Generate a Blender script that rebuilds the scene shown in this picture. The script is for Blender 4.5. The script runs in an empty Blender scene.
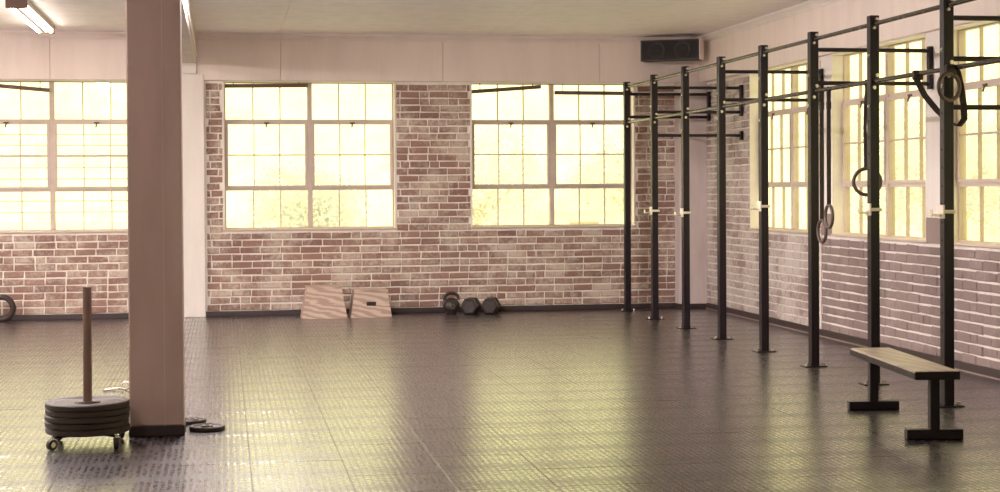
import bpy, math, random
from mathutils import Vector, Matrix
random.seed(7)
PI = math.pi
scene = bpy.context.scene
C = scene.collection

# ------------------------------------------------------------------ camera
cam_d = bpy.data.cameras.new('camera'); cam = bpy.data.objects.new('camera', cam_d); C.objects.link(cam)
cam_d.sensor_width = 36.0; cam_d.lens = 1595.6 / 1000 * 36.0; cam_d.shift_y = -(246 - 211.82) / 1000
cam_d.clip_end = 500
yaw, pitch, roll = 0.1713, 0.0145, -0.0061
w = Vector((math.sin(yaw) * math.cos(pitch), math.cos(yaw) * math.cos(pitch), -math.sin(pitch)))
r0 = Vector((math.cos(yaw), -math.sin(yaw), 0)); u0 = r0.cross(w)
r = math.cos(roll) * r0 + math.sin(roll) * u0; u = -math.sin(roll) * r0 + math.cos(roll) * u0
cam.matrix_world = Matrix(((r.x, u.x, -w.x, 0), (r.y, u.y, -w.y, 0), (r.z, u.z, -w.z, 1.46), (0, 0, 0, 1)))
scene.camera = cam

# ------------------------------------------------------------------ sky, exposure
SKY = (1.0, 0.95, 0.47); SKY_STRENGTH = 2.25
FILL_TUBE = (1.0, 0.915, 0.90); FILL_TUBE_STRENGTH = 480.0
world = bpy.data.worlds.new('overcast_sky'); scene.world = world; world.use_nodes = True
bg = world.node_tree.nodes['Background']; bg.inputs[0].default_value = (*SKY, 1); bg.inputs[1].default_value = SKY_STRENGTH
vs = scene.view_settings
vs.view_transform = 'Standard'; vs.look = 'None'; vs.gamma = 1.0; vs.exposure = 0.0; vs.use_curve_mapping = False
scene.cycles.use_denoising = True
scene.cycles.max_bounces = 10; scene.cycles.diffuse_bounces = 6; scene.cycles.transparent_max_bounces = 16

# ------------------------------------------------------------------ room numbers (metres)
YB, XW, ZC, ZF = 18.75, 5.746, 3.272, 2.73      # back wall, right wall, ceiling, underside of fascia
XL, YF = -7.0, -3.0                              # left wall and the wall behind the camera
SILL, HEAD = 1.0, 2.73
XR, Y1, SP, HR = 4.711, 18.38, 1.2126, 2.714     # rig line, first post, post spacing, post height

# ------------------------------------------------------------------ materials
def nodes_of(name):
    m = bpy.data.materials.new(name); m.use_nodes = True
    nt = m.node_tree; return m, nt, nt.nodes['Principled BSDF']
def N(nt, typ, **kw):
    n = nt.nodes.new(typ)
    for k, v in kw.items():
        if hasattr(n, k): setattr(n, k, v)
        else: n.inputs[k].default_value = v
    return n
def ramp(nt, fac, stops):
    n = nt.nodes.new('ShaderNodeValToRGB'); e = n.color_ramp.elements
    while len(e) < len(stops): e.new(0.5)
    for i, (p, c) in enumerate(stops): e[i].position = p; e[i].color = (*c, 1) if len(c) == 3 else c
    nt.links.new(fac, n.inputs[0]); return n
def mixc(nt, fac, a, b, mode='MIX'):
    n = nt.nodes.new('ShaderNodeMix'); n.data_type = 'RGBA'; n.blend_type = mode
    for s, v in ((n.inputs[0], fac), (n.inputs[6], a), (n.inputs[7], b)):
        if hasattr(v, 'is_linked'): nt.links.new(v, s)
        elif isinstance(v, tuple): s.default_value = (*v, 1)
        else: s.default_value = v
    return n.outputs[2]
def math_n(nt, op, a, b=None, clamp=False):
    n = nt.nodes.new('ShaderNodeMath'); n.operation = op; n.use_clamp = clamp
    for s, v in zip(n.inputs, (a, b)):
        if v is None: continue
        if hasattr(v, 'is_linked'): nt.links.new(v, s)
        else: s.default_value = v
    return n.outputs[0]
def noise(nt, scale, detail=4, rough=.55, pos=None, dims='3D'):
    n = N(nt, 'ShaderNodeTexNoise'); n.inputs['Scale'].default_value = scale
    n.inputs['Detail'].default_value = detail; n.inputs['Roughness'].default_value = rough
    if pos is None: pos = nt.nodes.new('ShaderNodeNewGeometry').outputs['Position']
    nt.links.new(pos, n.inputs['Vector']); return n.outputs['Fac']
def bump(nt, b, height, strength, dist=.01):
    n = nt.nodes.new('ShaderNodeBump'); n.inputs['Strength'].default_value = strength; n.inputs['Distance'].default_value = dist
    nt.links.new(height, n.inputs['Height']); nt.links.new(n.outputs[0], b.inputs['Normal']); nt.links.new(n.outputs[0], b.inputs['Coat Normal'])

def plain(name, col, rough=.5, metal=0., var=.12, scale=9, bmp=.15, spec=.5):
    m, nt, b = nodes_of(name)
    f = noise(nt, scale)
    c = mixc(nt, f, tuple(x * (1 - var) for x in col), tuple(min(1, x * (1 + var)) for x in col))
    nt.links.new(c, b.inputs['Base Color'])
    rr = math_n(nt, 'MULTIPLY_ADD', f, .25); rr.node.inputs[2].default_value = max(0, rough - .12); nt.links.new(rr, b.inputs['Roughness'])
    b.inputs['Metallic'].default_value = metal; b.inputs['Specular IOR Level'].default_value = spec
    if bmp: bump(nt, b, noise(nt, scale * 12, 3), bmp, .002)
    return m
def paint(name, col, dirt=(.35, .24, .21), amount=.35):
    """painted plaster with faint streaks and stains"""
    m, nt, b = nodes_of(name)
    g = nt.nodes.new('ShaderNodeNewGeometry').outputs['Position']
    mp = N(nt, 'ShaderNodeMapping'); mp.inputs['Scale'].default_value = (3.0, 3.0, .55); nt.links.new(g, mp.inputs[0])
    f = noise(nt, 1.6, 6, .62, mp.outputs[0])
    k = ramp(nt, f, [(.42, (0, 0, 0)), (.75, (1, 1, 1))]).outputs[0]
    k = math_n(nt, 'MULTIPLY', k, amount)
    nt.links.new(mixc(nt, k, col, dirt), b.inputs['Base Color'])
    b.inputs['Roughness'].default_value = .62; b.inputs['Specular IOR Level'].default_value = .3
    bump(nt, b, noise(nt, 26, 4), .12, .01)
    return m
def brick_mat(name, reds, wash, wash_lo, wash_hi, scale=2.4, fine=26, edge=.5):
    """brick: colour by piece, whitewash that runs across pieces in patches"""
    m, nt, b = nodes_of(name)
    oi = nt.nodes.new('ShaderNodeObjectInfo').outputs['Random']
    ge = nt.nodes.new('ShaderNodeNewGeometry')
    rnd = math_n(nt, 'FRACT', math_n(nt, 'ADD', oi, ge.outputs['Random Per Island']))
    n = len(reds); col = ramp(nt, rnd, [(i / (n - 1), c) for i, c in enumerate(reds)]).outputs[0]
    P = ge.outputs['Position']
    grain = noise(nt, 55, 4, .7, P)
    col = mixc(nt, math_n(nt, 'MULTIPLY', grain, .5), col, tuple(x * .45 for x in reds[0]))
    big = noise(nt, scale, 3, .6, P); med = noise(nt, fine, 5, .72, P)
    s = math_n(nt, 'ADD', math_n(nt, 'MULTIPLY', big, .55), math_n(nt, 'MULTIPLY', med, .45))
    s = math_n(nt, 'ADD', s, math_n(nt, 'MULTIPLY', math_n(nt, 'SUBTRACT', rnd, .5), .10))
    k = ramp(nt, s, [(wash_lo, (0, 0, 0)), (wash_hi, (1, 1, 1))]).outputs[0]
    k = math_n(nt, 'MULTIPLY', k, .55)
    nt.links.new(mixc(nt, k, col, wash), b.inputs['Base Color'])
    b.inputs['Roughness'].default_value = .85; b.inputs['Specular IOR Level'].default_value = .2
    bump(nt, b, math_n(nt, 'ADD', grain, med), .5, .006)
    return m
def wood(name, a, c, axis=0, ring=14, rough=.5):
    m, nt, b = nodes_of(name)
    tc = nt.nodes.new('ShaderNodeTexCoord').outputs['Object']
    mp = N(nt, 'ShaderNodeMapping'); sc = [1.0, 1.0, 1.0]; sc[axis] = .22; mp.inputs['Scale'].default_value = sc; nt.links.new(tc, mp.inputs[0])
    wv = N(nt, 'ShaderNodeTexWave'); wv.wave_type = 'BANDS'; wv.bands_direction = 'DIAGONAL'
    wv.inputs['Scale'].default_value = ring; wv.inputs['Distortion'].default_value = 7; wv.inputs['Detail'].default_value = 3; wv.inputs['Detail Scale'].default_value = 1.2
    nt.links.new(mp.outputs[0], wv.inputs['Vector'])
    f = ramp(nt, wv.outputs['Fac'], [(.25, a), (.8, c)]).outputs[0]
    g = noise(nt, 40, 4, .6, mp.outputs[0])
    nt.links.new(mixc(nt, math_n(nt, 'MULTIPLY', g, .35), f, tuple(x * .5 for x in a)), b.inputs['Base Color'])
    b.inputs['Roughness'].default_value = rough; bump(nt, b, g, .15, .003)
    return m
def emit(name, col, s):
    m, nt, b = nodes_of(name)
    b.inputs['Base Color'].default_value = (.9, .9, .85, 1)
    b.inputs['Emission Color'].default_value = (*col, 1); b.inputs['Emission Strength'].default_value = s
    return m
def glass_mat():
    m, nt, b = nodes_of('window_glass'); nt.nodes.remove(b)
    out = nt.nodes['Material Output']
    t = N(nt, 'ShaderNodeBsdfTransparent'); 
    f = noise(nt, 5, 4); c = ramp(nt, f, [(.35, (.99, .985, .97)), (.75, (.93, .92, .88))]).outputs[0]
    nt.links.new(c, t.inputs[0])
    gl = N(nt, 'ShaderNodeBsdfGlossy'); gl.inputs['Roughness'].default_value = .02
    fr = N(nt, 'ShaderNodeLayerWeight')     # facing term: the same from both sides of a thin pane
    k = math_n(nt, 'MULTIPLY_ADD', math_n(nt, 'POWER', fr.outputs['Facing'], 6.0), .35); k.node.inputs[2].default_value = .012
    mx = N(nt, 'ShaderNodeMixShader'); nt.links.new(k, mx.inputs[0]); nt.links.new(t.outputs[0], mx.inputs[1]); nt.links.new(gl.outputs[0], mx.inputs[2])
    nt.links.new(mx.outputs[0], out.inputs['Surface']); return m
def rubber_floor():
    """worn black rubber tile with fine ribs and a polished skin"""
    m, nt, b = nodes_of('ribbed_rubber')
    ge = nt.nodes.new('ShaderNodeNewGeometry'); P = ge.outputs['Position']
    sp = N(nt, 'ShaderNodeSeparateXYZ'); nt.links.new(P, sp.inputs[0])
    wob = noise(nt, 3.0, 2, .5, P)
    x = math_n(nt, 'ADD', sp.outputs[0], math_n(nt, 'MULTIPLY', wob, .008))
    sx = math_n(nt, 'SINE', math_n(nt, 'MULTIPLY', x, 2 * PI / .035))
    sy = math_n(nt, 'SINE', math_n(nt, 'MULTIPLY', sp.outputs[1], 2 * PI / .1225))
    mpv = N(nt, 'ShaderNodeMapping'); mpv.inputs['Scale'].default_value = (1.0, 1.0, 1.0); nt.links.new(P, mpv.inputs[0])
    gr = noise(nt, 30, 5, .72, P); big = noise(nt, 1.1, 5, .6, P); mid = noise(nt, 6, 4, .65, P)
    h = math_n(nt, 'ADD', math_n(nt, 'MULTIPLY', sx, .5), math_n(nt, 'MULTIPLY', sy, .12))
    h = math_n(nt, 'ADD', h, math_n(nt, 'MULTIPLY', gr, 1.3))
    h = math_n(nt, 'ADD', h, math_n(nt, 'MULTIPLY', mid, .8))
    bump(nt, b, h, FLOOR_BUMP, .0022)
    dusty = ramp(nt, math_n(nt, 'ADD', math_n(nt, 'MULTIPLY', big, .5), math_n(nt, 'MULTIPLY', gr, .5)), [(.36, (.014, .009, .012)), (.66, (.045, .032, .040))]).outputs[0]
    # dust sits in the grooves and dulls the polished skin there
    gx = ramp(nt, math_n(nt, 'ADD', math_n(nt, 'MULTIPLY', sx, .5), .5), [(.0, (1, 1, 1)), (.55, (0, 0, 0))]).outputs[0]
    sp2 = math_n(nt, 'MULTIPLY', sp.outputs[1], 1 / .49); bandy = math_n(nt, 'ABSOLUTE', math_n(nt, 'SUBTRACT', math_n(nt, 'FRACT', math_n(nt, 'ADD', sp2, math_n(nt, 'MULTIPLY', big, .25))), .5))
    gy = ramp(nt, bandy, [(.28, (0, 0, 0)), (.48, (1, 1, 1))]).outputs[0]
    gs = ramp(nt, gr, [(.42, (0, 0, 0)), (.58, (1, 1, 1))]).outputs[0]
    k = math_n(nt, 'ADD', math_n(nt, 'MULTIPLY', gx, .38), math_n(nt, 'ADD', math_n(nt, 'MULTIPLY', gy, .26), math_n(nt, 'MULTIPLY', gs, .45)), True)
    nt.links.new(mixc(nt, k, dusty, (.040, .029, .036)), b.inputs['Base Color'])
    nt.links.new(math_n(nt, 'SUBTRACT', 1.0, math_n(nt, 'MULTIPLY', k, .55)), b.inputs['Coat Weight'])
    rr = math_n(nt, 'MULTIPLY_ADD', k, .35); rr.node.inputs[2].default_value = .20; nt.links.new(rr, b.inputs['Roughness'])
    b.inputs['Coat Roughness'].default_value = .22; b.inputs['Coat IOR'].default_value = 2.0; b.inputs['IOR'].default_value = 1.5; b.inputs['Specular IOR Level'].default_value = .5
    return m
FLOOR_BUMP = .16
M = dict(
    rubber=rubber_floor(),
    mortar=plain('lime_mortar', (.90, .82, .74), .9, var=.15, scale=14, bmp=.6, spec=.2),
    mortar_side=plain('whitewashed_mortar', (.76, .69, .64), .9, var=.2, scale=14, bmp=.6, spec=.2),
    brick=brick_mat('old_red_brick', [(.32, .185, .150), (.40, .245, .195), (.26, .15, .125), (.36, .21, .17), (.44, .285, .23)], (.78, .69, .58), .46, .60),
    brick_pale=brick_mat('whitewashed_brick', [(.36, .26, .24), (.44, .34, .31), (.26, .17, .16)], (.74, .68, .63), .40, .54),
    brick_paint=brick_mat('painted_brick', [(.28, .21, .195), (.32, .24, .225), (.255, .19, .18)], (.40, .325, .30), .50, .70),
    plaster=paint('cream_plaster', (.70, .60, .58)),
    white=paint('white_plaster', (.84, .77, .72), amount=.15),
    dado=paint('pink_dado_paint', (.28, .21, .195)),
    fascia=paint('fascia_paint', (.86, .745, .69), amount=.14),
    ceil=paint('ceiling_paint', (.93, .86, .88), amount=.15),
    column=paint('column_paint', (.58, .425, .41), amount=.4),
    skirt=plain('dark_skirting_paint', (.045, .028, .028), .5),
    frame=plain('window_frame_paint', (.58, .47, .40), .5, var=.15),
    reveal=plain('reveal_paint', (.84, .77, .70), .6),
    rail=plain('dark_blind_rail', (.13, .075, .06), .6),
    glass=glass_mat(),
    steel=plain('black_powder_coat', (.014, .008, .012), .40, var=.2, scale=20, bmp=.05, spec=.35),
    steel_bar=plain('worn_steel_bar', (.06, .045, .042), .24, metal=.35, var=.2, scale=30, bmp=.05),
    chrome=plain('bright_zinc', (.78, .72, .64), .25, metal=.9, bmp=0),
    zinc=plain('cream_hook_plastic', (.80, .72, .60), .45, bmp=0),
    black=plain('black_rubber', (.038, .021, .018), .55, var=.25, scale=24, bmp=.3),
    hub=plain('plate_hub', (.14, .10, .09), .4, metal=.4),
    iron=plain('cast_iron', (.03, .02, .02), .38, bmp=.3),
    strap=plain('nylon_strap', (.05, .035, .032), .8),
    ring=plain('brown_plastic_ring', (.10, .062, .05), .5),
    grille=plain('speaker_grille', (.016, .011, .012), .7, bmp=.4, scale=40),
    cone=plain('speaker_cone', (.03, .022, .022), .5),
    seat=wood('bench_wood', (.34, .26, .22), (.47, .37, .31), axis=1, ring=6, rough=.35),
    ply=wood('plywood', (.42, .29, .23), (.66, .50, .41), axis=0, ring=9),
    slot=plain('dark_cutout', (.02, .012, .01), .9, bmp=0),
    pole=plain('brown_steel_pole', (.22, .13, .115), .4),
    tube=emit('unseen_fill_tube', FILL_TUBE, FILL_TUBE_STRENGTH),  # fill light for the room, from lamps added out of view
    tube_old=emit('aged_fluorescent_tube', (1.0, .90, .80), 24.0),
    tube_dim=emit('dim_fill_tube', (1.0, .86, .80), 65.0),  # for the unseen lamp added to brighten the column front
    lampbody=plain('lamp_enamel', (.72, .66, .55), .4, bmp=0),
    lampcap=plain('lamp_end_cap', (.22, .14, .11), .5, bmp=0),
    leaf=plain('overexposed_leaves', (.80, .80, .90), .8, var=.2, scale=1.2, bmp=0),  # near-white leaves, with blown-out daylight put into their colour
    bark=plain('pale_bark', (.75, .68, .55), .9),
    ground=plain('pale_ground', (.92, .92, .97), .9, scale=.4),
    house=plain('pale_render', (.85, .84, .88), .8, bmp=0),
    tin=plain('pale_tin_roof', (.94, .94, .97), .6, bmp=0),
)

# ------------------------------------------------------------------ mesh helpers
class MB:
    def __init__(s): s.v = []; s.f = []; s.sm = []
    def add(s, vs_, fs, smooth=False):
        o = len(s.v); s.v += [tuple(p) for p in vs_]; s.f += [tuple(i + o for i in f) for f in fs]; s.sm += [smooth] * len(fs); return s
    def box(s, x0, x1, y0, y1, z0, z1, b=0.):
        if b <= 0:
            vs_ = [(x, y, z) for z in (z0, z1) for y in (y0, y1) for x in (x0, x1)]
            return s.add(vs_, [(0, 2, 3, 1), (4, 5, 7, 6), (0, 1, 5, 4), (2, 6, 7, 3), (0, 4, 6, 2), (1, 3, 7, 5)])
        b = min(b, abs(x1 - x0) * .49, abs(y1 - y0) * .49, abs(z1 - z0) * .49)
        vs_ = []; idx = {}
        for iz, z, dz in ((0, z0, b), (1, z1, -b)):
            for iy, y, dy in ((0, y0, b), (1, y1, -b)):
                for ix, x, dx in ((0, x0, b), (1, x1, -b)):
                    for a, p in (('x', (x, y + dy, z + dz)), ('y', (x + dx, y, z + dz)), ('z', (x + dx, y + dy, z))):
                        idx[(ix, iy, iz, a)] = len(vs_); vs_.append(p)
        I = lambda *k: idx[k]
        fs = []
        for sgn in (0, 1):
            q = [I(sgn, 0, 0, 'x'), I(sgn, 0, 1, 'x'), I(sgn, 1, 1, 'x'), I(sgn, 1, 0, 'x')]; fs.append(tuple(q if sgn == 0 else q[::-1]))
            q = [I(0, sgn, 0, 'y'), I(1, sgn, 0, 'y'), I(1, sgn, 1, 'y'), I(0, sgn, 1, 'y')]; fs.append(tuple(q if sgn == 0 else q[::-1]))
            q = [I(0, 0, sgn, 'z'), I(0, 1, sgn, 'z'), I(1, 1, sgn, 'z'), I(1, 0, sgn, 'z')]; fs.append(tuple(q if sgn == 0 else q[::-1]))
        for a in (0, 1):
            for c in (0, 1):
                def fl(q, flip): fs.append(tuple(q[::-1]) if flip else tuple(q))
                fl([I(a, c, 0, 'x'), I(a, c, 1, 'x'), I(a, c, 1, 'y'), I(a, c, 0, 'y')], a == c)
                fl([I(a, 0, c, 'x'), I(a, 1, c, 'x'), I(a, 1, c, 'z'), I(a, 0, c, 'z')], a != c)
                fl([I(0, a, c, 'y'), I(1, a, c, 'y'), I(1, a, c, 'z'), I(0, a, c, 'z')], a == c)
                for d in (0, 1):
                    t = [I(a, c, d, 'x'), I(a, c, d, 'y'), I(a, c, d, 'z')]; fs.append(tuple(t if (a + c + d) % 2 == 0 else t[::-1]))
        return s.add(vs_, fs)
    def tube(s, p0, p1, r_, n=12, r2=None, cap=True):
        p0, p1 = Vector(p0), Vector(p1); d = (p1 - p0).normalized()
        a = d.orthogonal().normalized(); b = d.cross(a); r2 = r_ if r2 is None else r2
        vs_ = []
        for p, rr in ((p0, r_), (p1, r2)):
            for k in range(n):
                t = 2 * PI * k / n; vs_.append(p + a * math.cos(t) * rr + b * math.sin(t) * rr)
        s.add(vs_, [(k, (k + 1) % n, n + (k + 1) % n, n + k) for k in range(n)], True)
        if cap: s.add(vs_, [tuple(range(n))[::-1], tuple(range(n, 2 * n))])
        return s
    def lathe(s, prof, origin=(0, 0, 0), n=32, axis='z', smooth=False):
        """prof: (radius, height) list, closed with caps when radius is 0"""
        o = Vector(origin); vs_ = []
        for rr, h in prof:
            for k in range(n):
                t = 2 * PI * k / n; c, sn = rr * math.cos(t), rr * math.sin(t)
                vs_.append(o + (Vector((c, sn, h)) if axis == 'z' else Vector((c, -h, sn))))
        fs = [(i * n + k, i * n + (k + 1) % n, (i + 1) * n + (k + 1) % n, (i + 1) * n + k) for i in range(len(prof) - 1) for k in range(n)]
        return s.add(vs_, fs, smooth)
    def torus(s, c, nrm, R_, r_, n=36, m=12):
        c = Vector(c); nrm = Vector(nrm).normalized(); a = nrm.orthogonal().normalized(); b = nrm.cross(a); vs_ = []
        for i in range(n):
            t = 2 * PI * i / n; e = a * math.cos(t) + b * math.sin(t)
            for j in range(m):
                q = 2 * PI * j / m; vs_.append(c + e * (R_ + r_ * math.cos(q)) + nrm * r_ * math.sin(q))
        return s.add(vs_, [(i * m + j, ((i + 1) % n) * m + j, ((i + 1) % n) * m + (j + 1) % m, i * m + (j + 1) % m) for i in range(n) for j in range(m)], True)
    def prism(s, poly, y0, y1):
        """poly in (x, z), extruded along y"""
        n = len(poly); vs_ = [(x, y0, z) for x, z in poly] + [(x, y1, z) for x, z in poly]
        return s.add(vs_, [tuple(range(n)), tuple(range(n, 2 * n))[::-1]] + [(k, n + k, n + (k + 1) % n, (k + 1) % n) for k in range(n)])
    def ribbon(s, pts, wid, th, side):
        """flat strap along pts; side = width direction"""
        pts = [Vector(p) for p in pts]; side = Vector(side).normalized(); vs_ = []
        for i, p in enumerate(pts):
            d = (pts[min(i + 1, len(pts) - 1)] - pts[max(i - 1, 0)]).normalized(); nn = d.cross(side).normalized(); sd = nn.cross(d).normalized()
            for a, b in ((-1, -1), (1, -1), (1, 1), (-1, 1)): vs_.append(p + sd * a * wid / 2 + nn * b * th / 2)
        fs = [(4 * i + k, 4 * i + (k + 1) % 4, 4 * i + 4 + (k + 1) % 4, 4 * i + 4 + k) for i in range(len(pts) - 1) for k in range(4)]
        e = 4 * (len(pts) - 1); return s.add(vs_, fs + [(3, 2, 1, 0), (e, e + 1, e + 2, e + 3)])
    def mesh(s, name, mat):
        me = bpy.data.meshes.new(name); me.from_pydata(s.v, [], s.f); me.update()
        me.polygons.foreach_set('use_smooth', s.sm); me.materials.append(mat)
        return me
    def build(s, name, mat, parent=None): return obj(name, s.mesh(name, mat), parent)
def recalc(o):
    import bmesh
    bm = bmesh.new(); bm.from_mesh(o.data); bmesh.ops.recalc_face_normals(bm, faces=bm.faces); bm.to_mesh(o.data); bm.free(); return o
def obj(name, me, parent=None):
    o = bpy.data.objects.new(name, me); C.objects.link(o); o.parent = parent; return o
def empty(name, loc, rz=0.):
    o = bpy.data.objects.new(name, None); C.objects.link(o); o.location = loc; o.rotation_euler = (0, 0, rz); o.empty_display_size = .1; return o
def tag(o, label, cat, group=None):
    o['label'] = label; o['category'] = cat
    if group: o['group'] = group
    return o
def struct(o, label=None):
    o['kind'] = 'structure'
    if label: o['label'] = label
    return o

# ------------------------------------------------------------------ floor of rubber tiles
floor = struct(MB().box(XL, XW + .008, YF, YB + .008, -.12, -.012).build('floor', M['rubber']), 'black rubber tile floor with fine ribs reflecting the windows')
T = .49; X0T = .126
def tile_mb(mb, x0, y0, x1, y1):
    g, b = .0007, .0032
    a = [(x0 + g, y0 + g), (x1 - g, y0 + g), (x1 - g, y1 - g), (x0 + g, y1 - g)]
    c = [(x0 + b, y0 + b), (x1 - b, y0 + b), (x1 - b, y1 - b), (x0 + b, y1 - b)]
    vs_ = [(x, y, -.012) for x, y in a] + [(x, y, -.0008) for x, y in a] + [(x, y, 0) for x, y in c]
    fs = [(8, 9, 10, 11)]
    for i in range(4):
        j = (i + 1) % 4; fs += [(i, j, 4 + j, 4 + i), (4 + i, 4 + j, 8 + j, 8 + i)]
    mb.add(vs_, fs)
tiles = []
ix0 = math.floor((XL - X0T) / T); ix1 = math.ceil((XW - X0T) / T); iy1 = math.ceil((YB - YF) / T)
for iy in range(iy1):
    for ix in range(ix0, ix1):
        x0 = max(XL, X0T + ix * T); x1 = min(XW, X0T + ix * T + T); yy0 = YF + .35 + iy * T - .49; yy1 = min(YB, yy0 + T); yy0 = max(YF, yy0)
        if x1 - x0 > .03 and yy1 - yy0 > .03: tiles.append((x0, yy0, x1, yy1))
def tile_seen(t):
    cx, cy = (t[0] + t[2]) / 2, (t[1] + t[3]) / 2
    return cy > 7.2 and -.162 * cy - .3 < cx < .505 * cy + .3 and cx < XW
seen = sorted([t for t in tiles if tile_seen(t)], key=lambda t: t[1])[:300]; seen_set = set(seen)
full_tile = None
for t in seen:
    mb = MB(); wx, wy = t[2] - t[0], t[3] - t[1]
    if abs(wx - T) < 1e-4 and abs(wy - T) < 1e-4:
        if full_tile is None: tile_mb(mb, 0, 0, T, T); full_tile = mb.mesh('rubber_tile', M['rubber'])
        me = full_tile
    else: tile_mb(mb, 0, 0, wx, wy); me = mb.mesh('rubber_tile', M['rubber'])
    o = obj('rubber_tile', me, floor); o.location = (t[0], t[1], random.uniform(-.0003, .0003)); o.rotation_euler = (random.gauss(0, .0009), random.gauss(0, .0009), 0)
mb = MB()
for t in tiles:
    if t not in seen_set: tile_mb(mb, *t)
o = mb.build('rubber_tile_field', M['rubber'], floor); o['kind'] = 'stuff'

# ------------------------------------------------------------------ walls
BACK_WIN = [(-2.93, -.93), (0.0, 2.0), (2.90, 4.90)]
SIDE_WIN = [(c - 1.04, c + 1.04) for c in (15.90, 13.48, 11.06, 8.64, 6.22, 3.80, 1.38)]
LEFT_WIN = [(c - 1.04, c + 1.04) for c in (15.90, 13.48, 11.06, 8.64, 6.22, 3.80, 1.38)]
TH = .17
def wall_strips(lo, hi, openings, top):
    """rectangles (a0, a1, z0, z1) of a wall with window openings"""
    out = [(lo, hi, 0, SILL), (lo, hi, HEAD, top)]
    e = lo
    for a, b in sorted(openings): out.append((e, a, SILL, HEAD)); e = b
    out.append((e, hi, SILL, HEAD)); return out
mb = MB()
for a, b, z0, z1 in wall_strips(XL - TH, XW + TH, BACK_WIN, ZC + .1): mb.box(a, b, YB + .008, YB + .008 + TH, z0, z1)
wall_back = struct(mb.build('wall_back', M['mortar']), 'weathered red brick back wall with three wide windows')
mb = MB()
for a, b, z0, z1 in wall_strips(YF - TH, YB + .008, SIDE_WIN, ZC + .1): mb.box(XW + .008, XW + .008 + TH, a, b, z0, z1)
wall_right = struct(mb.build('wall_right', M['mortar_side']), 'painted brick right wall behind the pull-up rig')
mb = MB()
for a, b, z0, z1 in wall_strips(YF - TH, YB + .008, LEFT_WIN, ZC + .1): mb.box(XL - TH, XL, a, b, z0, z1)
wall_left = struct(mb.build('wall_left', M['plaster']), 'plastered left wall outside the view')
wall_front = struct(MB().box(XL - TH, XW + TH, YF - TH, YF, 0, ZC + .1).build('wall_front', M['plaster']), 'plastered wall behind the viewer')

# bricks: course .0825, length .232
CO, BL, JO = .0825, .232, .015
def brick_rects(lo, hi, zlo, zhi, holes, seed, vj=1.0):
    rnd = random.Random(seed); out = []
    k = 0; z = zlo
    while z + .03 < zhi:
        z1 = min(z + CO, zhi); off = (k % 2) * BL / 2 + rnd.uniform(-.02, .02)
        a = lo - BL + off
        while a < hi:
            ln = BL * (1 if rnd.random() < .88 else .5); a0, a1 = max(a, lo), min(a + ln, hi); a += ln
            segs = [(a0, a1)]
            for h0, h1, hz0, hz1 in holes:
                if z1 > hz0 + .02 and z < hz1 - .02:
                    ns = []
                    for s0, s1 in segs:
                        if s1 <= h0 or s0 >= h1: ns.append((s0, s1)); continue
                        if s0 < h0: ns.append((s0, h0))
                        if s1 > h1: ns.append((h1, s1))
                    segs = ns
            for s0, s1 in segs:
                if s1 - s0 > .035: out.append((s0 + JO * vj / 2, s1 - JO * vj / 2, z + JO / 2, z1 - JO / 2))
        z += CO; k += 1
    return out
def brick_mesh(mb, ln, ht, rnd, ox=0., oz=0., proud=.010):
    """front face looks to -y, back open at y = +.012"""
    j = lambda s: rnd.uniform(-s, s)
    P0 = [(ox + j(.0045), oz + j(.0045)), (ox + ln + j(.0045), oz + j(.0045)), (ox + ln + j(.0045), oz + ht + j(.0045)), (ox + j(.0045), oz + ht + j(.0045))]
    cx, cz = ox + ln / 2, oz + ht / 2; e = rnd.uniform(.004, .008); pr = proud * rnd.uniform(.6, 1.25)
    inn = [(x + (e if x < cx else -e), z + (e if z < cz else -e)) for x, z in P0]
    vs_ = [(x, .012, z) for x, z in P0] + [(x, .004 - pr * .35, z) for x, z in P0] + [(x, .004 - pr + j(.0015), z) for x, z in inn]
    fs = [(8, 9, 10, 11)]
    for i in range(4):
        k = (i + 1) % 4; fs += [(i, k, 4 + k, 4 + i), (4 + i, 4 + k, 8 + k, 8 + i)]
    mb.add(vs_, fs)
brick_cache = {}
def brick_wall(parent, rects, mat, place, rz, pick, seed, field='brick_field'):
    """pick = the rects that become pieces of their own"""
    rnd = random.Random(seed); rest = MB()
    for q in rects:
        ln, ht = q[1] - q[0], q[3] - q[2]
        if q in pick:
            key = (mat.name, round(ln, 2), round(ht, 3), rnd.randrange(4))
            if key not in brick_cache:
                mb = MB(); brick_mesh(mb, round(ln, 2), round(ht, 3), rnd); brick_cache[key] = mb.mesh('brick', mat)
            o = obj('brick', brick_cache[key], parent); o.location = place(q[0], q[2]); o.rotation_euler = (0, 0, rz)
        else: brick_mesh(rest, ln, ht, rnd, q[0], q[2])
    if rest.v:
        o = rest.build(field, mat, parent); o['kind'] = 'stuff'
        o.location = place(0, 0); o.rotation_euler = (0, 0, rz)
SKH = .06
holes = [(a - .006, b + .006, SILL, HEAD + .1) for a, b in BACK_WIN] + [(-.50, -.20, 0, 4)]
br = brick_rects(XL, 5.42, SKH, ZF, holes, 3)
in_view = [q for q in br if q[0] > -2.6 and not (-1.15 < q[0] < -.5)]
full = sorted([q for q in in_view if q[1] - q[0] > .2 and (q[0] > -.25)], key=lambda q: (q[2] > 1.05, abs(q[0] - 2.3)))
pick = set(full[:300])
brick_wall(wall_back, br, M['brick'], lambda a, z: (a, YB, z), 0, pick, 5)
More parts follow.
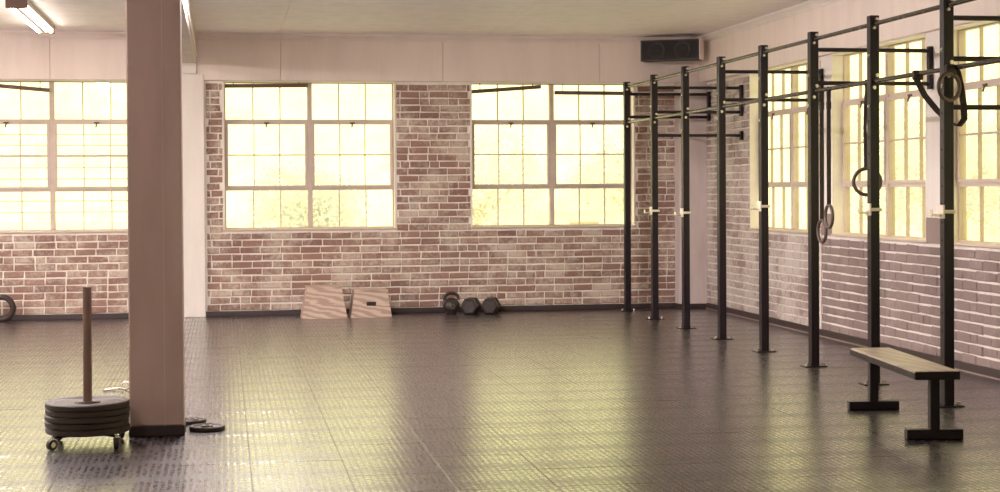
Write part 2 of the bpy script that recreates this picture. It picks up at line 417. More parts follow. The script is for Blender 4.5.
# right wall runs towards the viewer: local x = YB - y
sh = [(YB - b - .006, YB - a + .006, SILL, HEAD + .1) for a, b in SIDE_WIN]
SPLIT = YB - 14.80
far = brick_rects(0, SPLIT, SKH, ZF, sh, 11)
near = brick_rects(SPLIT, YB - YF, SKH, SILL - .012, [], 13, .3)
nearpick = set(sorted([q for q in near if q[1] < YB - 10.6], key=lambda q: -q[0])[:230])
farpick = set(sorted([q for q in far if q[1] - q[0] > .2], key=lambda q: -q[0])[:68])
place_r = lambda a, z: (XW, YB - a, z)
brick_wall(wall_right, far, M['brick_pale'], place_r, -PI / 2, farpick, 17, 'whitewashed_brick_field')
brick_wall(wall_right, near, M['brick_paint'], place_r, -PI / 2, nearpick, 19, 'painted_brick_field')
# plastered piers between the right-hand windows, pink below the dado line
DADO = 1.20
edges = [14.80] + [v for a, b in SIDE_WIN[1:] for v in (b, a)] + [YF]
for hi_, lo_ in zip(edges[0::2], edges[1::2]):
    if hi_ - lo_ < .02: continue
    p = MB().box(XW - .004, XW + .009, lo_, hi_, DADO, ZF).build('pier_plaster', M['white'], wall_right)
    p = MB().box(XW - .008, XW + .009, lo_, hi_, SILL - .012, DADO).build('pier_dado', M['dado'], wall_right)
# thin render edge where the paint begins
MB().box(XW - .012, XW + .009, 14.80, 14.83, SKH, SILL).build('render_edge', M['white'], wall_right)

# ------------------------------------------------------------------ ceiling, fascia, cornice, beam, column
ceiling = struct(MB().box(XL - TH, XW + TH, YF - TH, YB + TH, ZC + .012, ZC + .1).build('ceiling', M['ceil']), 'pale painted sheet ceiling')
sx_ = [XL, -4.15, -1.75, .65, 3.05, XW]; sy_ = [YF, .6, 4.2, 7.8, 11.4, 15.0, YB]
for a, b in zip(sx_, sx_[1:]):
    for c, d in zip(sy_, sy_[1:]):
        MB().box(a + .0015, b - .0015, c + .0015, d - .0015, ZC, ZC + .0125, .0015).build('ceiling_sheet', M['ceil'], ceiling)
FD = .05
def fascia(name, segs, along_x, label):
    f = None
    for a, b in segs:
        mb = MB()
        if along_x: mb.box(a + .002, b - .002, YB - FD, YB + .009, ZF, ZC - .001, .003)
        else: mb.box(XW - FD, XW + .009, a + .002, b - .002, ZF, ZC - .001, .003)
        if f is None: f = struct(empty(name, (0, 0, 0)), label)
        mb.build('fascia_panel', M['fascia'], f)
    return f
fascia('trim_1', [(XL, -4.0), (-4.0, -1.93), (-1.93, -.53), (-.30, .66), (.66, 2.56), (2.56, 4.46), (4.46, XW - .05)], True, 'pale boarded fascia across the top of the back wall')
fascia('trim_2', [(YF, 1.0), (1.0, 3.4), (3.4, 5.8), (5.8, 8.2), (8.2, 10.6), (10.6, 13.0), (13.0, 15.4), (15.4, 17.0), (17.0, YB)], False, 'pale boarded fascia above the windows of the right wall')
prof = [(0, 0), (0, -.075), (.012, -.075), (.018, -.055), (.045, -.028), (.06, -.022), (.065, 0)]
mb = MB()   # cornice along the back wall: profile (out, down) swept along x
def sweep(mb, A, B, out):
    A, B, out = Vector(A), Vector(B), Vector(out); n = len(prof)
    vs_ = [p + out * a + Vector((0, 0, b)) for p in (A, B) for a, b in prof]
    mb.add(vs_, [(k, (k + 1) % n, n + (k + 1) % n, n + k) for k in range(n)] + [tuple(range(n)), tuple(range(n, 2 * n))])
sweep(mb, (-.30, YB - FD, ZC), (XW - FD, YB - FD, ZC), (0, -1, 0)); sweep(mb, (XL, YB - FD, ZC), (-.53, YB - FD, ZC), (0, -1, 0))
struct(recalc(mb.build('trim_3', M['fascia'])), 'moulded cornice along the back wall')
mb = MB(); sweep(mb, (XW - FD, YB - FD, ZC), (XW - FD, YF, ZC), (-1, 0, 0))
struct(recalc(mb.build('trim_4', M['white'])), 'moulded cornice along the right wall')
mb = MB(); mb.box(XL, -.48, YB - .018, YB + .009, 0, SKH, .004); mb.box(-.22, 5.40, YB - .018, YB + .009, 0, SKH, .004); mb.box(5.40, XW, YB - .22, YB - .20, 0, SKH, .004)
mb.box(5.385, 5.405, YB - .22, YB, 0, SKH, .004)
struct(mb.build('baseboard_back', M['skirt']), 'dark painted skirting along the back wall')
bb = struct(MB().box(XW - .018, XW + .009, YF, YB - .22, 0, SKH + .01, .004).build('baseboard_right', M['skirt']), 'dark painted skirting along the right wall')
MB().box(XW - .030, XW - .018, YF, YB - .22, 0, .010, .002).build('floor_bead', M['dado'], bb)
# pilaster and corner pier on the back wall
pil = struct(MB().box(-.475, -.215, YB - .06, YB + .009, 0, 2.80, .006).build('trim_5', M['white']), 'cream plaster pilaster on the back wall behind the column')
MB().box(-.53, -.30, YB - .08, YB + .009, 2.80, ZC, .006).build('pilaster_head', M['white'], pil)
struct(MB().box(5.40, XW + .009, YB - .20, YB + .009, 0, ZF, .006).build('trim_6', M['plaster']), 'plastered pier filling the far right corner')
beam = struct(MB().box(-.535, -.30, YF, YB - .06, 2.93, ZC, .006).build('trim_7', M['plaster']), 'painted ceiling beam running from the column to the back wall')
MB().box(-.30, -.285, YF, YB - .06, 2.99, 3.02, .003).build('beam_bead', M['white'], beam)
col = struct(empty('column', (-.4045, 9.83, 0)), 'square painted column standing beside the stack of weight plates')
MB().box(-.158, .158, -.158, .158, .06, 2.94, .008).build('shaft', M['column'], col)
MB().box(-.163, .163, -.163, .163, 0, .062, .005).build('base', M['skirt'], col)
MB().box(.047, .051, -.1615, -.157, .06, 2.93).build('corner_bead', M['plaster'], col)

# ------------------------------------------------------------------ windows
FY = .11   # depth of the window plane behind the wall face
def window(name, loc, rz, W, label, rails=(), bars=False, detail=True):
    Ht = HEAD - SILL; mid = W / 2; zt, zl = 1.27, .47    # transom and lower rail
    fw = .028
    mb = MB()
    mb.box(0, fw, FY, FY + .06, 0, Ht); mb.box(W - fw, W, FY, FY + .06, 0, Ht); mb.box(fw, W - fw, FY, FY + .06, 0, fw * .8); mb.box(fw, W - fw, FY, FY + .06, Ht - fw * .8, Ht)
    win = struct(mb.build(name, M['frame']), label); win.location = loc; win.rotation_euler = (0, 0, rz)
    MB().box(mid - .028, mid + .028, FY - .012, FY + .06, fw * .8, Ht - fw * .8, .004).build('mullion', M['frame'], win)
    rv = MB()
    t = .012
    rv.box(-.001, t, -.006, FY, 0, Ht); rv.box(W - t, W + .001, -.006, FY, 0, Ht); rv.box(0, W, -.006, FY, Ht - t, Ht + .001)
    rv.build('reveal', M['reveal'], win)
    MB().box(-.015, W + .015, -.016, FY + .02, -.014, .008, .004).build('sill', M['frame'], win)
    halves = [(fw, mid - .028), (mid + .028, W - fw)]
    for a, b in halves:
        MB().box(a, b, FY, FY + .05, zt - .015, zt + .015).build('transom', M['frame'], win)
        MB().box(a, b, FY, FY + .05, zl - .015, zl + .015).build('rail', M['frame'], win)
        th = (b - a) / 3
        for z0, z1 in ((fw * .8, zl - .015), (zt + .015, Ht - fw * .8)):
            for k in (1, 2): MB().box(a + k * th - .007, a + k * th + .007, FY + .015, FY + .045, z0, z1).build('glazing_bar', M['frame'], win)
            for k in range(3): MB().box(a + k * th + (.009 if k else 0), a + (k + 1) * th - (.009 if k < 2 else 0), FY + .028, FY + .032, z0, z1).build('pane', M['glass'], win)
        # opening casement in the middle
        cz0, cz1, cw = zl + .015, zt - .015, .028
        mb = MB(); y0, y1 = FY - .016, FY + .03
        mb.box(a, a + cw, y0, y1, cz0, cz1); mb.box(b - cw, b, y0, y1, cz0, cz1); mb.box(a + cw, b - cw, y0, y1, cz0, cz0 + cw); mb.box(a + cw, b - cw, y0, y1, cz1 - cw, cz1)
        cs = mb.build('casement', M['frame'], win)
        ia, ib, iz0, iz1 = a + cw, b - cw, cz0 + cw, cz1 - cw; th = (ib - ia) / 3; hz = (iz0 + iz1) / 2
        for k in (1, 2): MB().box(ia + k * th - .006, ia + k * th + .006, y0 + .012, y1 - .004, iz0, iz1).build('glazing_bar', M['frame'], cs)
        MB().box(ia, ib, y0 + .010, y1 - .006, hz - .008, hz + .008).build('glazing_bar', M['frame'], cs)
        for k in range(3):
            for z0, z1 in ((iz0, hz - .008), (hz + .008, iz1)):
                MB().box(ia + k * th + (.008 if k else 0), ia + (k + 1) * th - (.008 if k < 2 else 0), FY + .008, FY + .012, z0, z1).build('pane', M['glass'], cs)
        lt = MB(); c = (a + b) / 2
        lt.box(c - .03, c + .03, y0 - .018, y0, cz1 - .018, cz1 - .002, .003); lt.tube((c, y0 - .012, cz1 - .012), (c - .008, y0 - .022, cz1 - .065), .009, 8)
        lt.build('latch', M['rail'], cs)
    for x0, x1, za, zb in rails:       # slim dark blind rails hung below the head
        mb = MB(); mb.prism([(x0, za - .022), (x1, zb - .022), (x1, zb + .022), (x0, za + .022)], FY - .07, FY - .03)
        mb.tube((x0 + .1, FY - .05, za), (x0 + .1, FY - .05, Ht - .01), .005, 6); mb.tube((x1 - .1, FY - .05, zb), (x1 - .1, FY - .05, Ht - .01), .005, 6)
        recalc(mb.build('blind_rail', M['rail'], win))
    if bars:
        for k in range(10):
            z = zl - .25 + k * .128
            if z < zt: MB().tube((.03, FY + .12, z), (W - .03, FY + .12, z), .0045, 8).build('security_bar', M['frame'], win)
    return win
bw_lab = ['wide steel window with security bars at the left edge', 'wide steel window between the column and the brick pier', 'wide steel window beside the far end of the rig']
bw_rail = [[(.03, .98, 1.695, 1.613)], [(.02, .98, 1.672, 1.682)], [(.02, .86, 1.617, 1.68), (1.03, 1.98, 1.61, 1.605)]]
n = 1
for (a, b), lab, rl in zip(BACK_WIN, bw_lab, bw_rail):
    window('window_%d' % n, (a, YB, SILL), 0, b - a, lab, rl, bars=(n == 1)); n += 1
sw_lab = ['right wall window farthest from the viewer, behind the fifth and sixth posts', 'right wall window behind the hanging rings', 'right wall window at the right edge of the view']
for k, (a, b) in enumerate(SIDE_WIN):
    window('window_%d' % n, (XW, b, SILL), -PI / 2, b - a, sw_lab[k] if k < 3 else 'right wall window beyond the right edge of the view, number %d from the corner' % (k + 1)); n += 1
for k, (a, b) in enumerate(LEFT_WIN):
    window('window_%d' % n, (XL, a, SILL), PI / 2, b - a, 'left wall window outside the view, number %d from the far corner' % (k + 1)); n += 1

# ------------------------------------------------------------------ fluorescent lamps
def lamp(x, y, L, label, tube='tube'):
    t = tag(empty('ceiling_lamp', (x, y, ZC)), label, 'lamp', 'fluorescent ceiling lamps')
    MB().box(-.095, .095, -L / 2, L / 2, -.05, 0, .004).build('housing', M['lampbody'], t)
    MB().prism([(-.035, -.05), (-.018, -.085), (.018, -.085), (.035, -.05)], -L / 2 + .05, L / 2 - .05).build('reflector', M['lampbody'], t)
    for s in (-1, 1):
        MB().box(-.10, .10, s * L / 2 - .02, s * L / 2 + .02, -.09, -.002, .006).build('end_cap', M['lampcap'], t)
        MB().tube((s * .062, -L / 2 + .03, -.072), (s * .062, L / 2 - .03, -.072), .016, 10).build('tube', M[tube], t)
lamp(-1.905, 16.80, 2.45, 'twin tube fluorescent lamp on the ceiling at top left', 'tube_old')
for x, y, lab in [(0.3, 12.8, 'above the middle of the floor'), (1.0, 8.0, 'to the right of the column'), (3.9, 10.0, 'beside the rig'), (3.9, 5.0, 'above the bench'), (1.0, 3.0, 'in front of the viewer'), (3.9, 1.0, 'to the right of the viewer'),
                  (-1.905, 11.4, 'left of the column'), (-1.905, 6.5, 'left of the viewer'), (-1.905, 1.6, 'nearest the viewer on the left'), (-5.4, 14.5, 'at the far end of the left wall'), (-5.4, 10.0, 'half way along the left wall'), (-5.4, 5.5, 'at the near end of the left wall')]:
    tb = 'tube' if y > 11 else 'tube_dim' if (x, y) == (-1.905, 6.5) else 'lampbody'  # the burning lamps out of view are added as fill light
    lamp(x, y, 2.45, {'tube': 'lit fill ', 'tube_dim': 'dim fill ', 'lampbody': 'unlit '}[tb] + 'fluorescent ceiling lamp out of view ' + lab, tb)

# ------------------------------------------------------------------ pull-up rig
rig = tag(empty('pull_up_rig', (XR, Y1, 0)), 'long black steel pull-up rig of tall posts along the right wall', 'rig')
PY = [-k * SP for k in range(9)]; hw = .035; ZB1, ZB2 = 2.652, 2.232
def bolts(mb, x, y, z, d=(0, -1, 0)):
    d = Vector(d); p = Vector((x, y, z)); mb.tube(p, p + d * .009, .0095, 6); mb.tube(p, p + d * .003, .014, 10)
WALL_BARS = {0: (2.57, 2.30), 1: (2.57, 2.30, 2.04), 3: (2.57, 2.30), 5: (2.57, 2.30), 7: (2.57, 2.30, 1.98)}
for k, y in enumerate(PY):
    post = MB().box(-hw, hw, y - hw, y + hw, .008, HR, .004).build('post', M['steel'], rig)
    mb = MB(); mb.box(-.095, .095, y - .06, y + .06, 0, .009, .002); mb.build('base_plate', M['steel'], post)
    for sx2 in (-1, 1):
        mb = MB(); mb.tube((sx2 * .07, y - .025, .009), (sx2 * .07, y - .025, .016), .018, 10); mb.tube((sx2 * .07, y - .025, .016), (sx2 * .07, y - .025, .032), .012, 6); mb.build('anchor_bolt', M['chrome'], post)
    for dx, z in ((.018, 2.685), (-.004, 2.625), (.018, 2.275), (-.004, 2.185)):
        mb = MB(); bolts(mb, dx, y - hw, z); mb.build('bolt', M['chrome'], post)
    for z in ((2.42, 2.05) if k % 2 == 0 else (2.36, 2.12)):
        mb = MB(); bolts(mb, -hw, y - .005, z, (-1, 0, 0)); mb.build('bolt', M['chrome'], post)
    if k >= 6:
        mb = MB()
        for q in range(14): mb.tube((-hw + .001, y, .5 + q * .12), (-hw - .001, y, .5 + q * .12), .010, 8)
        mb.build('peg_holes', M['slot'], post)
    if k < 8:
        for z in (ZB1, ZB2):
            b = MB().tube((0, y - hw, z), (0, y - SP + hw, z), .0165, 14).build('pull_up_bar', M['steel_bar'], rig)
            MB().box(-.028, .028, y - hw - .006, y - hw, z - .028, z + .028, .002).build('bar_flange', M['steel'], b); MB().box(-.028, .028, y - SP + hw, y - SP + hw + .006, z - .028, z + .028, .002).build('bar_flange', M['steel'], b)
    if k in WALL_BARS:
        xe = XW - XR - .012
        for z in WALL_BARS[k]: MB().tube((hw, y, z), (xe - .01, y, z), .017, 12).build('wall_bar', M['steel'], rig)
        MB().box(xe - .032, xe + .002, y - .025, y + .025, 2.255, 2.605, .003).build('wall_plate', M['steel'], rig)
        if len(WALL_BARS[k]) == 3: MB().box(xe - .032, xe + .002, y - .025, y + .025, WALL_BARS[k][2] - .05, WALL_BARS[k][2] + .05, .003).build('wall_plate', M['steel'], rig)

# barbell hooks on the posts
def hook(k, z, lab):
    t = tag(empty('barbell_hook', (XR, Y1 + PY[k], z)), lab, 'hook', 'barbell hooks on the rig')
    MB().box(-hw - .004, hw + .012, -hw - .012, -hw + .0, -.012, .012, .003).build('band', M['zinc'], t)
    MB().box(-hw - .014, -hw - .0005, -hw - .012, hw + .004, -.045, .045, .003).build('side_plate', M['zinc'], t)
    mb = MB(); mb.box(-hw - .075, -hw - .012, -.02, .015, -.030, -.014, .003); mb.box(-hw - .083, -hw - .072, -.02, .015, -.030, .012, .003); mb.build('lip', M['chrome'], t)
hook(1, 1.205, 'cream barbell hook on the second post from the back wall')
hook(2, 1.20, 'cream barbell hook on the third post from the back wall')
hook(4, 1.29, 'cream barbell hook on the fifth post from the back wall')
hook(6, 1.29, 'cream barbell hook on the post behind the single hanging ring')
hook(7, 1.29, 'cream barbell hook on the nearest post in view')

# gymnastic rings
def gym_ring(y, zc, ang, lab, R_=.088, face=False):
    t = tag(empty('gymnastic_ring', (XR, y, zc)), lab, 'ring', 'gymnastic rings hanging on the rig')
    d = Vector((math.sin(ang), math.cos(ang), 0)); nrm = d.cross(Vector((0, 0, 1)))
    MB().torus((0, 0, 0), nrm, R_, .0135).build('ring', M['ring'], t)
    top = ZB2 - zc
    for s in (-1, 1):
        q = d * (.010 * s)
        MB().ribbon([q + Vector((0, 0, R_ - .012)), q + Vector((0, 0, R_ + .05)), q * 1.4 + Vector((0, 0, top * .55)), q * .8 + Vector((0, 0, top - .12)), Vector((0, .017 * s, top)), Vector((0, 0, top + .019))], .026, .004, d if face else nrm).build('strap', M['strap'], t)
    MB().box(-.018, .018, -.014, .014, top - .16, top - .10, .004).build('buckle', M['strap'], t)
    return t
gym_ring(12.13, 1.105, .0, 'lower brown ring of the pair hanging beside the sixth post')
gym_ring(11.98, 1.225, .05, 'higher brown ring of the pair hanging beside the sixth post')
gym_ring(11.22, 1.495, 2.0, 'single brown ring hanging behind the seventh post', .098, True)
t = tag(empty('gymnastic_ring', (4.655, 9.74, 2.105)), 'ring tied up high on the nearest post with a looped strap', 'ring', 'gymnastic rings hanging on the rig')
MB().torus((0, 0, 0), Vector((-.29, .956, 0)), .088, .0135).build('ring', M['ring'], t)
P = [(4.711, 10.33, 2.250), (4.69, 10.32, 2.20), (4.705, 10.22, 2.08), (4.74, 10.10, 1.97), (4.78, 9.99, 1.88), (4.80, 9.90, 1.855), (4.80, 9.82, 1.90), (4.775, 9.78, 2.00), (4.755, 9.78, 2.12), (4.735, 9.78, 2.20), (4.711, 9.79, 2.245)]
mb = MB(); mb.ribbon([Vector(p) - Vector(t.location) for p in P], .042, .004, (.9, -.43, 0)); mb.build('strap', M['strap'], t)
MB().box(-.02, .05, -.005, .03, .075, .145, .006).build('buckle', M['strap'], t)
MB().box(.02, .09, .575, .615, .085, .15, .006).build('buckle', M['strap'], t)

# ------------------------------------------------------------------ bench
bn = tag(empty('flat_bench', (4.10, 9.24, 0), -.118), 'flat wooden bench on two black T-shaped legs in front of the rig', 'bench')
st = MB().box(-.13, .13, -.68, .68, .352, .40, .006).build('seat', M['seat'], bn)
MB().box(-.131, .131, -.683, -.676, .350, .396, .002).build('end_trim', M['steel'], st)
MB().box(-.134, -.129, -.68, .68, .352, .389, .002).build('edge_trim', M['steel'], st)
for y in (-.61, .61):
    lg = MB().box(-.028, .028, y - .028, y + .028, .05, .352, .004).build('leg', M['steel'], bn)
    MB().box(-.165, .165, y - .03, y + .03, 0, .058, .004).build('foot', M['steel'], lg)

# ------------------------------------------------------------------ plate stack on a wheeled dolly beside the column
DX, DY = -.787, 9.48
t = tag(empty('plate_dolly', (DX, DY, 0)), 'low wheeled dolly with an upright brown pole beside the column', 'dolly')
mb = MB()
for k in range(4):
    a = PI / 4 + k * PI / 2; mb.tube((0, 0, .064), (.25 * math.cos(a), .25 * math.sin(a), .064), .008, 6)
mb.lathe([(0, .056), (.12, .056), (.12, .072), (0, .072)], n=24); mb.build('base_frame', M['steel'], t)
MB().tube((0, 0, .06), (.004, 0, .908), .0255, 20).build('pole', M['pole'], t)
for k in range(4):
    a = PI / 4 + k * PI / 2; cx, cy = .25 * math.cos(a), .25 * math.sin(a); yaw_c = .5 + k * .9
    c = MB(); c.tube((cx, cy, .060), (cx, cy, .071), .012, 8); c.box(cx - .02, cx + .02, cy - .02, cy + .02, .052, .062, .003); c.box(cx - .022, cx - .018, cy - .014, cy + .014, .020, .056); c.box(cx + .018, cx + .022, cy - .014, cy + .014, .020, .056)
    cs = c.build('caster', M['chrome'], t)
    w_ = MB(); d = Vector((math.cos(yaw_c), math.sin(yaw_c), 0)) * .013; ctr = Vector((cx - .004, cy - .02, .030)); w_.tube(ctr - d, ctr + d, .030, 18); w_.build('wheel', M['black'], cs)
    h_ = MB(); h_.tube(ctr - d * 1.15, ctr + d * 1.15, .016, 14); h_.build('wheel_hub', M['chrome'], cs)
names = ['topmost large black plate of the stack beside the column', 'second large black plate from the top of the stack', 'third large black plate from the top of the stack', 'fourth large black plate from the top of the stack', 'lowest large black plate of the stack on the dolly']
PH = .0345
for k in range(5):
    z0 = .073 + (4 - k) * (PH + .001); R_ = .239 + random.uniform(-.003, .003)
    p = tag(empty('weight_plate', (DX + random.uniform(-.003, .003), DY + random.uniform(-.003, .003), z0)), names[k], 'weight plate', 'large plates stacked on the dolly')
    h = PH
    MB().lathe([(.052, .004), (.19, .004), (.205, 0), (R_ - .007, 0), (R_, .006), (R_, h - .006), (R_ - .007, h), (.205, h), (.19, h - .010), (.075, h - .010), (.07, h - .003), (.052, h - .003)], n=64).build('disc', M['black'], p)
    MB().lathe([(.030, 0), (.052, 0), (.052, h), (.030, h), (.030, 0)], n=32).build('hub', M['hub'], p)
def small_plate(x, y, R_, lab, h=.028, z=0):
    p = tag(empty('weight_plate', (x, y, z)), lab, 'weight plate', 'small plates lying on the floor')
    MB().lathe([(.034, .003), (R_ * .62, .004), (R_ * .72, 0), (R_ - .005, 0), (R_, .005), (R_, h - .005), (R_ - .005, h), (R_ * .8, h), (R_ * .72, h - .008), (.040, h - .008), (.034, h)], n=48).build('disc', M['black'], p)
    MB().lathe([(.016, 0), (.034, 0), (.034, h + .002), (.016, h + .002), (.016, 0)], n=24).build('hub', M['hub'], p)
small_plate(-.112, 9.87, .108, 'small black plate lying flat to the right of the column')
small_plate(-.205, 10.17, .085, 'smaller plate partly hidden by the column behind another plate')
c = tag(empty('spring_collar', (-.78, 11.95, 0)), 'small metal spring collar lying on the floor behind the plate stack', 'collar')
mb = MB(); mb.torus((.06, 0, .035), (.3, 1, 0), .028, .006, 20, 8); mb.torus((.06, .012, .035), (.3, 1, 0), .028, .006, 20, 8); mb.build('coil', M['chrome'], c)
mb = MB(); mb.tube((.035, 0, .016), (-.10, -.03, .008), .007, 8); mb.tube((.03, .012, .02), (-.09, .05, .008), .007, 8); mb.build('grip', M['chrome'], c)

# ------------------------------------------------------------------ things along the back wall
def plyo(x0, x1, yf, dep, h, inset, slot, lab):
    cx = (x0 + x1) / 2; hw_ = (x1 - x0) / 2
    t = tag(empty('plyo_box', (cx, yf + dep / 2, 0)), lab, 'plyo box', 'plywood jump boxes by the back wall')
    d = dep / 2; ins = inset * .5; th = .018
    def panel(name, q, mat='ply'):      # q: four outer corners; thickened inwards
        q = [Vector(p) for p in q]; n_ = (q[1] - q[0]).cross(q[3] - q[0]).normalized() * th
        vs_ = q + [p - n_ for p in q]
        return recalc(MB().add(vs_, [(0, 1, 2, 3), (7, 6, 5, 4), (0, 4, 5, 1), (1, 5, 6, 2), (2, 6, 7, 3), (3, 7, 4, 0)]).build(name, M[mat], t))
    b = [(-hw_, -d, 0), (hw_, -d, 0), (hw_, d, 0), (-hw_, d, 0)]; a = [(-hw_ + inset, -d + ins, h), (hw_ - inset, -d + ins, h), (hw_ - inset, d - ins, h), (-hw_ + inset, d - ins, h)]
    fp = panel('front_panel', [b[0], b[1], a[1], a[0]]); panel('side_panel', [b[1], b[2], a[2], a[1]]); panel('back_panel', [b[2], b[3], a[3], a[2]]); panel('side_panel', [b[3], b[0], a[0], a[3]])
    MB().box(-hw_ + inset - .006, hw_ - inset + .006, -d + ins - .006, d - ins + .006, h - .004, h + .016, .003).build('top_panel', M['ply'], t)
    if slot:
        z = h * .52; yy = -d + ins * z / h
        MB().box(-.055, .055, yy - .003, yy + .004, z - .024, z + .024, .010).build('hand_slot', M['slot'], fp)
plyo(.855, 1.372, 18.12, .40, .345, .062, False, 'larger plywood jump box without a hand slot by the back wall')
plyo(1.412, 1.882, 18.15, .36, .300, .045, True, 'smaller plywood jump box with a dark hand slot')
kb = tag(empty('kettlebell', (2.60, 18.38, 0)), 'black iron kettlebell standing left of two dumbbells', 'kettlebell')
mb = MB(); prof_k = [(0, 0), (.062, 0)] + [(.098 * math.cos(a), .098 + .098 * math.sin(a)) for a in [i * PI / 14 - 1.0 for i in range(12)]] + [(0.03, .19), (0, .194)]
mb.lathe(prof_k, n=28, smooth=True); mb.build('bell', M['iron'], kb)
mb = MB(); pts = []
for i in range(17):
    a = PI * (-.12 + 1.24 * i / 16); pts.append(Vector((.082 * math.cos(a), 0, .188 + .062 * math.sin(a))))
for p, q in zip(pts, pts[1:]): mb.tube(p, q, .0205, 10)
mb.build('handle', M['iron'], kb)
mb = MB(); mb.lathe([(.020, .0), (.026, .0), (.024, .006), (.018, .006)], (0, -.093, .10), 20, 'y'); mb.build('highlight_ring', M['chrome'], kb)  # bright ring added in place of highlights on the bell
def dumbbell(x, y, rz, lab):
    t = tag(empty('hex_dumbbell', (x, y, 0), rz), lab, 'dumbbell', 'hexagonal dumbbells by the back wall')
    R_ = .105; ap = R_ * math.cos(PI / 6)
    for s in (-1, 1):
        hx = lambda rr: [(rr * math.cos(PI / 3 * i), ap + rr * math.sin(PI / 3 * i)) for i in range(6)]
        y0, y1 = s * .075, s * .175; vs_ = []
        for rr, yy in ((R_ * .82, y0), (R_, y0 + s * .015), (R_, y1 - s * .02), (R_ * .72, y1)): vs_ += [(a, yy, c) for a, c in hx(rr)]
        fs = [tuple(range(6)), tuple(range(18, 24))[::-1]] + [(6 * i + k, 6 * i + (k + 1) % 6, 6 * i + 6 + (k + 1) % 6, 6 * i + 6 + k) for i in range(3) for k in range(6)]
        recalc(MB().add(vs_, fs).build('head', M['iron'], t))
    MB().tube((0, -.08, ap), (0, .08, ap), .017, 14).build('grip', M['chrome'], t)
dumbbell(2.835, 18.42, -.30, 'black hexagonal dumbbell next to the kettlebell')
dumbbell(3.07, 18.40, -.28, 'black hexagonal dumbbell on the right end of the row')
hp = tag(empty('rubber_hoop', (-2.475, 18.60, 0)), 'thick dark hoop leaning on the brick wall at the left edge', 'hoop')
MB().torus((0, 0, .15), (0, 1, .06), .125, .030, 40, 12).build('hoop', M['black'], hp)
mb = MB(); mb.torus((0, 0, .15), (0, 1, .06), .157, .004, 40, 6); mb.build('seam', M['black'], hp)

# loudspeaker across the far corner
sp_ang = -math.radians(30)
sk = tag(empty('loudspeaker', (4.895, 18.47, 2.968), sp_ang), 'wide black loudspeaker with two round cones up in the corner', 'loudspeaker')
SL, SH, SD = .735, .245, .20
MB().box(.012, SL - .012, .012, SD, 0, SH, .008).build('cabinet', M['grille'], sk)
fr = MB(); fr.box(.012, SL - .012, 0, .014, 0, .014); fr.box(.012, SL - .012, 0, .014, SH - .014, SH); fr.box(.012, .03, 0, .014, .014, SH - .014); fr.box(SL - .03, SL - .012, 0, .014, .014, SH - .014)
fr.build('baffle_frame', M['cone'], sk)
for cx in (.21, .52):
    w_ = MB().lathe([(.100, .0), (.104, .008), (.098, .012), (.090, .006), (.034, -.022), (.032, -.016), (.018, -.006), (0, -.002)], (cx, .008, SH / 2), 32, 'y', True).build('cone', M['cone'], sk)
for x in (0, SL - .012): MB().box(x, x + .012, -.002, SD, -.002, SH + .002, .003).build('end_cheek', M['lampbody'] if x == 0 else M['fascia'], sk)
MB().box(SL * .35, SL * .65, SD, SD + .045, SH * .3, SH * .7, .004).build('bracket', M['steel'], sk)

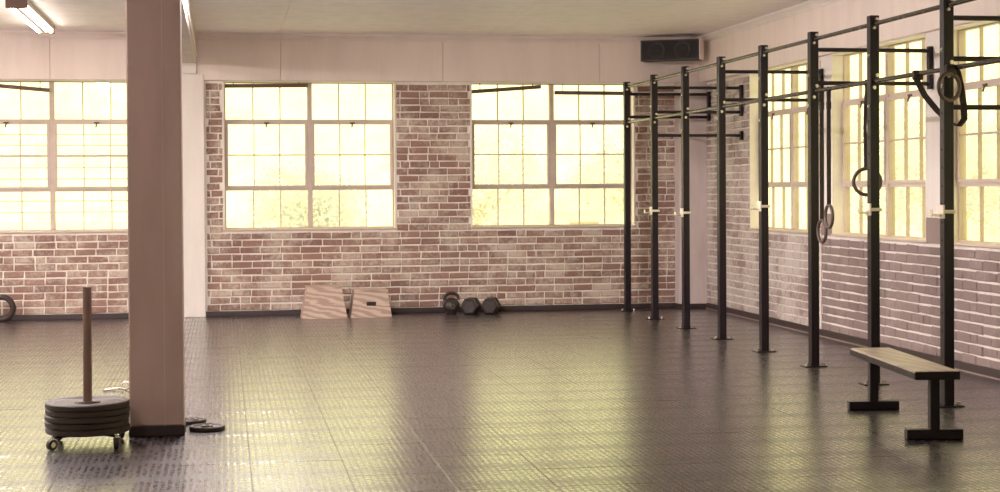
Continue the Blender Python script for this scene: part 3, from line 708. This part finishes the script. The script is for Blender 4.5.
# ------------------------------------------------------------------ outside
struct(MB().box(-60, 90, YB + .5, 120, -.9, -.8).build('ground', M['ground']), 'pale ground outside behind the building')
struct(MB().box(XW + .5, 90, -60, YB + .5, -.9, -.8).build('ground', M['ground']), 'pale ground outside along the right wall')
def tree(x, y, h, wdt, lab, seed):
    rnd = random.Random(seed)
    t = tag(empty('tree', (x, y, -.8)), lab, 'tree', 'trees outside the windows')
    mb = MB(); mb.tube((0, 0, 0), (.1, 0, h * .55), .16, 8, .08)
    for k in range(4):
        a = k * 1.7; mb.tube((.05, 0, h * .4), (math.cos(a) * wdt * .3, math.sin(a) * wdt * .3, h * .7), .06, 6, .03)
    mb.build('trunk', M['bark'], t)
    cl = [(rnd.uniform(-.6, .6) * wdt * .7, rnd.uniform(-.6, .6) * wdt * .7, h * rnd.uniform(.42, .92), wdt * rnd.uniform(.22, .36)) for _ in range(13)]
    mb = MB()
    for cx, cy, cz, cr in cl:
        for _ in range(420):
            d = Vector((rnd.gauss(0, 1), rnd.gauss(0, 1), rnd.gauss(0, 1))).normalized() * cr * rnd.uniform(.6, 1.05); p = Vector((cx, cy, cz)) + d
            a = Vector((rnd.gauss(0, 1), rnd.gauss(0, 1), rnd.gauss(0, 1))).normalized(); b = a.orthogonal().normalized(); s = rnd.uniform(.05, .10)
            mb.add([p - a * s, p - b * s * .5, p + a * s, p + b * s * .5], [(0, 1, 2, 3)])
    cr_ = mb.build('crown', M['leaf'], t)
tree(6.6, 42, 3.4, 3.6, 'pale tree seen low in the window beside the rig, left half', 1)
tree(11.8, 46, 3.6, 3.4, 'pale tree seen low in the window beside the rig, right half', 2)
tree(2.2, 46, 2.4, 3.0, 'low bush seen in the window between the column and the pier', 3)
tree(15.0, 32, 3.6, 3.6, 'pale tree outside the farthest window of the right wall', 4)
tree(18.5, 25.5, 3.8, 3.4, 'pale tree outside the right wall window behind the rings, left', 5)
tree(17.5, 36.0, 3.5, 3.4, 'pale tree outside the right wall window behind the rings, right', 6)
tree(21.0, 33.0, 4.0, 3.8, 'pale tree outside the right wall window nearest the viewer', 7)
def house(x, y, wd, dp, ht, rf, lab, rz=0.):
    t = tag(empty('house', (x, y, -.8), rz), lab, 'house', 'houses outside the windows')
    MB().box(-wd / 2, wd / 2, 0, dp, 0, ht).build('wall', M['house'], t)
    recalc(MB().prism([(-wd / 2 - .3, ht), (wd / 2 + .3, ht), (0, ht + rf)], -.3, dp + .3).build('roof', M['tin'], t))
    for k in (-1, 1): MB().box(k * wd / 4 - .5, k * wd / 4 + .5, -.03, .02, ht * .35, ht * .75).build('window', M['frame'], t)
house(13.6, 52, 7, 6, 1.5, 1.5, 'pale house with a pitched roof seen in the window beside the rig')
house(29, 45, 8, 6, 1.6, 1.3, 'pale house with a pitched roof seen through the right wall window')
